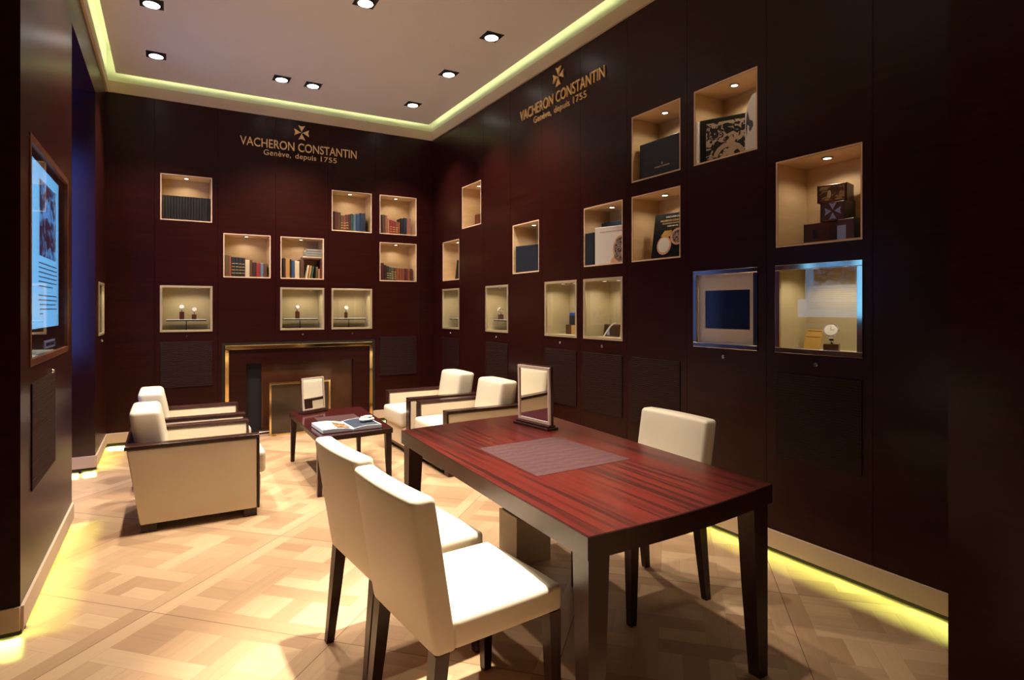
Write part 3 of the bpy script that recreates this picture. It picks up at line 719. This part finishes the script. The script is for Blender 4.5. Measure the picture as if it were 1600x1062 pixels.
slab('small_box', f @ T(.193, .16, .013), (.075, .08, .085), 'tan', 'tan box at right in the case with the blue piece', 'box')
slab('small_box', f @ T(.155, .165, .1015), (.09, .06, .085), 'navy', 'dark box on top of the small pile under the blue piece', 'box')
slab('small_box', f @ T(.160, .165, .187), (.08, .055, .026), 'bluedial', 'bright blue box lid on top of the small pile', 'box lid')
f = cF['D4']
t = slab('framed_plaque', f @ T(.045, .17, .014) @ RX(-8), (.20, .012, .105), 'boxwood', 'small dark framed plaque lying against the back of its case', 'plaque')
patch(t, 'picture', [(.012, .010), (.178, .010), (.178, .09), (.012, .09)], -.0004, 'greybrown'); patch(t, 'figure', [(.05, .012), (.09, .012), (.078, .05), (.085, .075), (.065, .085), (.058, .06)], -.0018, 'paleblue')
bm = NB(); prev = None
for i in range(13):
    a = i / 12; x = .17 + .15 * a; z = .014 + .115 * math.sin(a * math.pi / 2 * .95); q = [(x, .07, z), (x, .082, z), (x, .082, z + .008), (x, .07, z + .008)]
    vs = [bm.verts.new(p) for p in q]
    if prev:
        for k in range(4): bm.faces.new((prev[k], vs[k], vs[(k + 1) % 4], prev[(k + 1) % 4]))
    else: bm.faces.new(vs)
    prev = vs
bm.faces.new(list(reversed(prev))); bmesh.ops.recalc_face_normals(bm, faces=bm.faces)
tag(obj('curved_stand', bm, 'white', None, f), 'white curved stand in front of the small framed plaque', 'stand')
# D5 mount with screen
f = cF['D5']
t = thing('framed_screen', 'dark screen in a wide cream mount inside a wall case', 'screen', f)
bm = NB(); a0, a1, b0, b1 = .079, .430, .120, .368
for p, q in (((.026, .018, .026), (a0, .026, .470)), ((a1, .018, .026), (.471, .026, .470)), ((a0, .018, .026), (a1, .026, b0)), ((a0, .018, b1), (a1, .026, .470))): box(bm, p, q)
obj('mount', bm, plain('cream_mount', (.92, .84, .74), .7), t)
bm = NB(); box(bm, (a0 - .004, .028, b0 - .004), (a1 + .004, .036, b1 + .004)); obj('screen', bm, 'screen', t)
# D6 tan card
t = thing('card_holder', 'tan leather card standing at left inside the nearest case', 'card', cF['D6'] @ T(.07, .15, .014) @ RZ(6))
bm = NB(); box(bm, (0, 0, 0), (.095, .006, .115), fn=lambda v: Vector((v.x, v.y + .35 * v.z, v.z))); obj('card', bm, 'tan', t)
bm = NB()
for z in (.070, .104): box(bm, (.008, -.001, z), (.087, 0, z + .003), fn=lambda v: Vector((v.x, v.y + .35 * v.z, v.z)))
obj('fold_line', bm, 'boxwood', t)
# big case on the left block with lit poster
F = case(T(XL, 0, 0) @ RZ(90), LH[0], None, 'tall glazed display case on the left wall with a glowing blue poster', W=LH[1] - LH[0], h=LH[3] - LH[2], z=LH[2], frame=.035, fm='boxwood', backdrop='rail', D=.25, power=1.2, pucks=[.3, .9], lockv=-.075)
PF = F
t = thing('lit_poster', 'glowing blue-white poster with a picture above lines of text', 'poster', PF @ T(.150, .016, .167))
bm = NB(); box(bm, (0, 0, 0), (.82, .006, .84)); obj('sheet', bm, 'poster', t)
patch(t, 'picture', [(.21, .375), (.71, .375), (.71, .77), (.21, .77)], -.0004, 'poster_pic')
bm = NB()
for k, (w0, w1) in enumerate(((.14, .70), (.14, .70), (.14, .70), (.14, .70), (.14, .70), (.14, .56), None, (.14, .70), (.14, .70), (.17, .66), (.17, .70), (.17, .26)) if False else [(.14, .70)] * 5 + [(.14, .56), (0, 0)] + [(.14, .70), (.14, .70), (.17, .66), (.17, .70), (.17, .26)]):
    if w1: box(bm, (w0 + .05, -.0014, .335 - k * .024), (w1 + .05, -.0004, .341 - k * .024))
obj('text_lines', bm, 'ink', t)
t = thing('lit_poster', 'narrow glowing blue sheet behind the right edge of the poster', 'poster', PF @ T(.975, .035, .165))
bm = NB(); box(bm, (0, 0, 0), (.11, .005, .22)); obj('sheet', bm, 'poster', t)
t = thing('name_plaque', 'small blue-grey name plaque at the foot of the left display case', 'plaque', PF @ T(.62, .030, .045))
bm = NB(); box(bm, (0, 0, 0), (.34, .006, .045)); obj('plate', bm, 'paleblue', t)
letters('plate_lettering', 'VACHERON CONSTANTIN', .29, .022, .001, 'black', t, PF @ T(.645, .0296, .057))

# ------------------------------------------------------------------ rough-sawn wall panels
def sawn_panel(F0, u, W, z0, z1, label):
    bm = NB(); box(bm, (0, -.006, 0), (W, 0, z1 - z0), bevel=.002, seg=1)
    o = obj('textured_panel', bm, 'sawn', None, F0 @ T(u, 0, z0)); tag(o, label, 'wall panel', 'rough-sawn wall panels')
for i, s in ((0, 'left of the fireplace'), (4, 'at right of the fireplace')): sawn_panel(FB, BC[i], BW, .58, 1.075, 'square rough-sawn dark panel on the back wall ' + s)
for i, s in ((8, 'below the case with the tan card'), (6, 'behind the lone dining chair'), (5, 'below the case with the framed plaque'), (4, 'below the case with the blue piece'), (2, 'behind the far right armchair'), (0, 'beside the far corner')):
    sawn_panel(FRr(RC[i]), 0, BW, .58, 1.07, 'square rough-sawn panel on the right wall ' + s)
sawn_panel(T(XL, 0, 0) @ RZ(90), 3.53, .66, .58, 1.085, 'rough-sawn dark panel below the lit poster case on the left wall')

# ------------------------------------------------------------------ gold lettering
def sign(F, label):
    t = thing('wall_lettering', label, 'lettering', F, 'gold lettering high on the walls')
    letters('name_lettering', 'VACHERON CONSTANTIN', 1.33, .098, .012, 'gold', t, F @ T(0, 0, 3.308), bold=.004)
    for tx, ux, wx in (('Gen\u00e8ve,', .25, .30), ('depuis', .60, .24), ('1755', .895, .19)): letters('tagline_lettering', tx, wx, .062 if 'G' in tx else .058, .010, 'gold', t, F @ T(ux, 0, 3.222), bold=.002, spacing=1.05)
    bm = NB(); cross_arms(bm, .672, 3.535, .085, 0, -.014); obj('cross_emblem', bm, 'gold', t)
sign(FB @ T(.708, 0, 0), 'raised gold lettering with a cross emblem on the back wall')
sign(FRr(5.104), 'raised gold lettering with a cross emblem on the right wall')

# ------------------------------------------------------------------ fireplace
t = thing('fireplace', 'dark wood fireplace surround edged in polished brass, brown marble inside', 'fireplace', FB @ T(0, 0, 0))
x0, x1, zt = .545, 2.250, 1.023
bm = NB()
bd = .052
box(bm, (x0 + .004, -.01, zt - bd), (x1 - .004, .03, zt - .004), bevel=.006, seg=1); box(bm, (x0 + .004, -.01, 0), (x0 + bd, .03, zt - bd), bevel=.006, seg=1); box(bm, (x1 - bd, -.01, 0), (x1 - .004, .03, zt - bd), bevel=.006, seg=1)
obj('brass_border', bm, 'brass', t)
bm = NB(); ix0, ix1, iz = .775, 1.998, .805
box(bm, (x0 + bd, .004, iz), (x1 - bd, .05, zt - bd)); box(bm, (x0 + bd, .004, 0), (ix0, .05, iz)); box(bm, (ix1, .004, 0), (x1 - bd, .05, iz))
obj('surround', bm, 'wall', t)
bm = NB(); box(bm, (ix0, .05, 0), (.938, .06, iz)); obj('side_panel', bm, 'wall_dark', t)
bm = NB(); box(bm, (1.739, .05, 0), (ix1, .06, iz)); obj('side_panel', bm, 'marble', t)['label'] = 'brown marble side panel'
bm = NB(); box(bm, (.938, .03, .03), (1.739, .06, iz)); obj('marble_panel', bm, 'marble', t)
bm = NB(); box(bm, (.90, -.10, 0), (1.95, .03, .03), bevel=.003, seg=1); obj('hearth', bm, 'marble', t)
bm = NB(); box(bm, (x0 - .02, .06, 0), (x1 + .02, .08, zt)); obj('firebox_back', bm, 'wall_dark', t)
bm = NB(); e = .022
box(bm, (x0 - e, -.002, 0), (x0 + .004, .01, zt + e)); box(bm, (x1 - .004, -.002, 0), (x1 + e, .01, zt + e)); box(bm, (x0, -.002, zt - .004), (x1, .01, zt + e))
obj('shadow_gap', bm, 'wall_dark', t)
t = thing('fire_screen', 'smoked glass fire screen in a thin brass frame before the fireplace', 'fire screen', T(.985, 7.14, 0))
bm = NB(); frame4(bm, 0, .675, 0, .60, .022, 0, .02, bevel=.002); obj('frame', bm, 'brass', t)
bm = NB(); box(bm, (.02, .006, .02), (.655, .012, .58)); obj('glass', bm, 'greybrown', t)
bm = NB(); box(bm, (.03, -.02, 0), (.07, .08, .006)); box(bm, (.605, -.02, 0), (.645, .08, .006)); obj('foot', bm, 'brass', t)

# ------------------------------------------------------------------ armchairs
def armchair(F, label):
    t = thing('armchair', label, 'armchair', F, 'cream leather armchairs around the low table')
    rear = lambda v: Vector((v.x - (.075 * max(0, (v.z - .05)) / .49 if v.x < 0 else 0), v.y, v.z))
    for s in (-1, 1):
        ya, yb = sorted((s * .275, s * .36))
        bm = NB(); cushion(bm, (-.315, ya, .052), (.376, yb, .537), .012, 4, fn=rear); obj('side_panel', bm, 'leather', t)
        bm = NB(); box(bm, (-.402, ya - .003, .537), (.392, yb + .003, .562), bevel=.005); obj('arm_cap', bm, 'rail', t)
        bm = NB(); box(bm, (.377, ya - .002, .052), (.392, yb + .002, .537), bevel=.003); obj('arm_post', bm, 'rail', t)
        for xx in (-.31, .29):
            y0, y1 = sorted((s * .27, s * .355)); bm = NB(); box(bm, (xx, y0, 0), (xx + .085, y1, .052)); obj('foot', bm, 'rail', t)
    bm = NB(); cushion(bm, (-.312, -.275, .06), (-.235, .275, .537), .012, 4, fn=rear); obj('back_panel', bm, 'leather', t)
    bm = NB(); box(bm, (-.402, -.278, .537), (-.31, .278, .562), bevel=.005); obj('back_cap', bm, 'rail', t)
    lean = lambda v: Vector((v.x - .06 * (v.z - .40) / .37, v.y, v.z))
    bm = NB(); cushion(bm, (-.325, -.248, .415), (-.150, .248, .762), .030, 5, (.012, .003, .008), fn=lean); obj('back_cushion', bm, 'leather', t)
    bm = NB(); cushion(bm, (-.235, -.272, .268), (.445, .272, .425), .028, 6, (.010, .0, .020)); obj('seat_cushion', bm, 'leather', t)
    bm = NB(); cushion(bm, (-.235, -.272, .075), (.410, .272, .262), .012, 4); obj('seat_base', bm, 'leather', t)
    bm = NB(); box(bm, (-.22, -.272, .045), (.395, .272, .074)); obj('base_rail', bm, 'rail', t)
armchair(T(.160, 4.82, 0), 'cream armchair on the left, nearer the camera, with dark wood arms')
armchair(T(.172, 5.79, 0), 'cream armchair on the left, farther back, half hidden by the nearer one')
armchair(T(2.44, 5.00, 0) @ RZ(180), 'cream armchair on the right, nearer, partly behind the red table')
armchair(T(2.42, 5.860, 0) @ RZ(180), 'cream armchair on the right, farthest, beside the fireplace')

# ------------------------------------------------------------------ tables
def leg(bm, x, y, zt, s0, s1, dx=1, dy=1):
    """tapered square leg; outer corner fixed, tapering on the inner sides"""
    t = bmesh.new(); vs = []
    for z, s in ((0, s1), (zt * .55, s1 + (s0 - s1) * .62), (zt, s0)):
        o = 0 if z else 0
        vs.append([t.verts.new((x + dx * a, y + dy * b, z)) for a, b in ((0, 0), (s, 0), (s, s), (0, s))])
    for k in range(2):
        for i in range(4): t.faces.new((vs[k][i], vs[k][(i + 1) % 4], vs[k + 1][(i + 1) % 4], vs[k + 1][i]))
    t.faces.new(vs[0]); t.faces.new(vs[2]); bmesh.ops.recalc_face_normals(t, faces=t.faces)
    me = bpy.data.meshes.new('t'); t.to_mesh(me); t.free(); bm.from_mesh(me); bpy.data.meshes.remove(me)
def slab_top(bm, NL_, NR_, FR_, FL_, zb, zt, bow, bevel, mi_side=1, n=12):
    """table top from four corners with slightly bowed short ends"""
    NL_, NR_, FR_, FL_ = [Vector(p) for p in (NL_, NR_, FR_, FL_)]
    out = [NL_.lerp(NR_, i / n) + Vector((0, -bow * math.sin(math.pi * i / n))) for i in range(n)] + [NR_] + \
          [FR_.lerp(FL_, i / n) + Vector((0, bow * math.sin(math.pi * i / n))) for i in range(n)] + [FL_]
    c = (NL_ + NR_ + FR_ + FL_) / 4
    inn = [c + (p - c) * (1 - bevel / (p - c).length) for p in out]
    lo = [bm.verts.new((*p, zb)) for p in out]; mid = [bm.verts.new((*p, zt - bevel)) for p in out]; up = [bm.verts.new((*p, zt)) for p in inn]
    m = len(out)
    bm.faces.new(up).material_index = 0; bm.faces.new(list(reversed(lo))).material_index = mi_side
    for i in range(m):
        j = (i + 1) % m
        bm.faces.new((lo[i], lo[j], mid[j], mid[i])).material_index = mi_side; bm.faces.new((mid[i], mid[j], up[j], up[i])).material_index = mi_side
def table(name, label, cat, C4, zt, th, bow, s0, s1, inset, topm, inlay, group=None):
    c = sum((Vector(p) for p in C4), Vector((0, 0))) / 4
    F = T(c.x, c.y, 0)
    t = thing(name, label, cat, F, group)
    L = [tuple(Vector(p) - c) for p in C4]
    bm = NB(); slab_top(bm, *L, zt - th, zt, bow, .003); obj('table_top', bm, [topm, 'leg'], t)
    for p, (dx, dy) in zip(L, ((1, 1), (-1, 1), (-1, -1), (1, -1))):
        bm = NB(); leg(bm, p[0] + dx * inset, p[1] + dy * inset, zt - th, s0, s1, dx, dy); obj('leg', bm, 'leg', t)
    a = [Vector(p) - c for p in inlay]; bm = NB()
    up = [bm.verts.new((p.x, p.y, zt + .0012)) for p in a]; lo = [bm.verts.new((p.x, p.y, zt - .001)) for p in a]
    bm.faces.new(up)
    for i in range(4): bm.faces.new((lo[i], lo[(i + 1) % 4], up[(i + 1) % 4], up[i]))
    bmesh.ops.recalc_face_normals(bm, faces=bm.faces); obj('inlay_panel', bm, 'inlay', t)
    return t
table('writing_table', 'large red mahogany table with dark tapered legs in the foreground', 'table',
      [(1.089, 1.427), (2.044, 1.498), (2.126, 3.307), (1.138, 3.21)], .75, .072, .025, .082, .050, .012, 'top',
      [(1.305, 2.045), (1.82, 2.071), (1.80, 2.635), (1.32, 2.600)])
table('coffee_table', 'low dark mahogany coffee table between the armchairs', 'coffee table',
      [(.976, 4.64), (1.595, 4.701), (1.665, 5.902), (.987, 5.888)], .46, .040, .012, .050, .032, .008, 'ctop',
      [(1.12, 5.05), (1.48, 5.08), (1.49, 5.50), (1.13, 5.48)])

# ------------------------------------------------------------------ dining chairs
def dining_chair(F, label):
    t = thing('dining_chair', label, 'chair', F, 'cream leather chairs at the red table')
    lean = lambda v: Vector((v.x - .075 * max(0, v.z - .42) / .47 - .012 * (1 - (v.y / .235) ** 2) * max(0, v.z - .45) / .43, v.y, v.z))
    bm = NB(); cushion(bm, (-.245, -.235, .405), (-.165, .235, .885), .020, 6, (.006, 0, .003), fn=lean); obj('backrest', bm, 'leather', t)
    bm = NB(); cushion(bm, (-.180, -.233, .408), (.248, .233, .500), .020, 6, (.004, .002, .014)); obj('seat', bm, 'leather', t)
    for sx in (-1, 1):
        for sy in (-1, 1):
            bm = NB(); leg(bm, sx * .240, sy * .230, .41, .048, .032, -sx, -sy)
            if sx < 0:
                for v in bm.verts: v.co.x -= .035 * (1 - v.co.z / .41)
            obj('leg', bm, 'rail', t)
dining_chair(T(.897, 1.873, 0) @ RZ(5.5), 'cream dining chair nearest the camera, seat brightly lit')
dining_chair(T(.880, 2.425, 0) @ RZ(5.5), 'cream dining chair just behind the nearest one, left of the table')
dining_chair(T(2.045, 2.275, 0) @ RZ(180), 'lone cream dining chair on the far side of the table by the wall')

# ------------------------------------------------------------------ small things
t = thing('waste_bin', 'square beige waste bin standing under the red table', 'bin', T(1.675, 2.84, 0))
bm = NB()
for a, b in (((0, 0, 0), (.225, .012, .27)), ((0, .188, 0), (.225, .20, .27)), ((0, .012, 0), (.012, .188, .27)), ((.213, .012, 0), (.225, .188, .27)), ((.012, .012, 0), (.213, .188, .01))): box(bm, a, b)
obj('body', bm, 'binbox', t)
def table_mirror(F, label, W, Hh, rim, lean, base=True, back='boxwood'):
    t = thing('table_mirror', label, 'mirror', F, 'standing mirrors on the tables')
    if base:
        bm = NB(); box(bm, (-.012, -.03, 0), (W + .012, .055, .014), bevel=.003); box(bm, (-.004, -.018, .014), (W + .004, .04, .026), bevel=.003)
        obj('base', bm, 'rail', t)
    z0 = .027 if base else 0
    G = T(0, 0, z0) @ RX(-lean)
    bm = NB(); frame4(bm, 0, W, 0, Hh, rim, 0, .012, bevel=.002); obj('frame', bm, 'pinkframe', t).matrix_local = G
    bm = NB(); box(bm, (rim - .002, .006, rim - .002), (W - rim + .002, .010, Hh - rim + .002)); obj('mirror_glass', bm, 'mirror', t).matrix_local = G
    bm = NB(); box(bm, (-.003, .0122, -.002), (W + .003, .026, Hh + .006)); obj('backing', bm, 'rail', t).matrix_local = G
    if not base:
        bm = NB(); box(bm, (W / 2 - .03, 0, 0), (W / 2 + .03, .008, .19)); s = obj('strut', bm, 'rail', t); s.matrix_local = T(0, .115, 0) @ RX(24)
    return t
# big mirror: base from (1.818,3.077) to (1.900,2.789)
a, b = Vector((1.822, 3.072)), Vector((1.900, 2.792)); d = b - a
table_mirror(T(a.x, a.y, .75) @ RZ(math.degrees(math.atan2(d.y, d.x)) - 8.5), 'upright mirror in a pale metal frame on the red table', d.length, .325, .018, -1)
table_mirror(T(1.082, 5.715, .461) @ RZ(27), 'small tilted mirror in a pale frame on the coffee table', .25, .300, .013, 4)
# open book
t = thing('open_book', 'thick open book with blue-white pages lying on the coffee table', 'book', T(1.035, 4.72, .462) @ RZ(2))
def page_block(x0, x1, rise):
    bm = NB(); n = 10; W_ = x1 - x0; pr = None
    for i in range(n + 1):
        a = i / n; x = x0 + W_ * a; h = .030 - .014 * (a if rise > 0 else (1 - a)) ** 3 + .004 * math.sin(math.pi * a)
        vs = [bm.verts.new(p) for p in ((x, 0, .003), (x, .36, .003), (x, .36, h), (x, 0, h))]
        if pr:
            for k in range(4): bm.faces.new((pr[k], vs[k], vs[(k + 1) % 4], pr[(k + 1) % 4]))
        else: bm.faces.new(vs)
        pr = vs
    bm.faces.new(list(reversed(pr))); bmesh.ops.recalc_face_normals(bm, faces=bm.faces)
    return bm
obj('page_block', page_block(.004, .238, 1), 'bluepage', t); obj('page_block', page_block(.244, .478, -1), 'bluepage', t)
bm = NB(); box(bm, (0, -.004, 0), (.482, .364, .0028)); obj('cover', bm, 'navy', t)
def page_print(name, pts, mat, z=.0335, rise=0):
    bm = NB(); bm.faces.new([bm.verts.new((x, y, z + .0 * x)) for x, y in pts]); obj(name, bm, mat, t)
bm = NB(); n = 8
def top_h(x):
    a = (x - .244) / .234; return .030 - .014 * (1 - a) ** 3 + .004 * math.sin(math.pi * a) + .0006
for i in range(n):
    xa, xb = .256 + .21 * i / n, .256 + .21 * (i + 1) / n
    quad(bm, [(xa, .01, top_h(xa)), (xb, .01, top_h(xb)), (xb, .35, top_h(xb)), (xa, .35, top_h(xa))])
obj('printed_picture', bm, 'darkpage', t)
bm = NB(); quad(bm, [(.12, .02, .0335), (.225, .01, .0245), (.225, .22, .0245), (.15, .33, .0325), (.13, .16, .0335)]); obj('printed_picture', bm, 'sepia', t)
t = thing('white_shell', 'small white shell-like ornament lying on the open book', 'ornament', T(1.435, 4.90, .502) @ RZ(20))
bm = NB(); cushion(bm, (-.055, -.035, 0), (.055, .035, .024), .012, 3, (.01, .01, .012)); ring(bm, (.012, 0, .030), .036, .020, .014); ring(bm, (-.022, .004, .028), .030, .018, .012)
obj('body', bm, 'white', t)
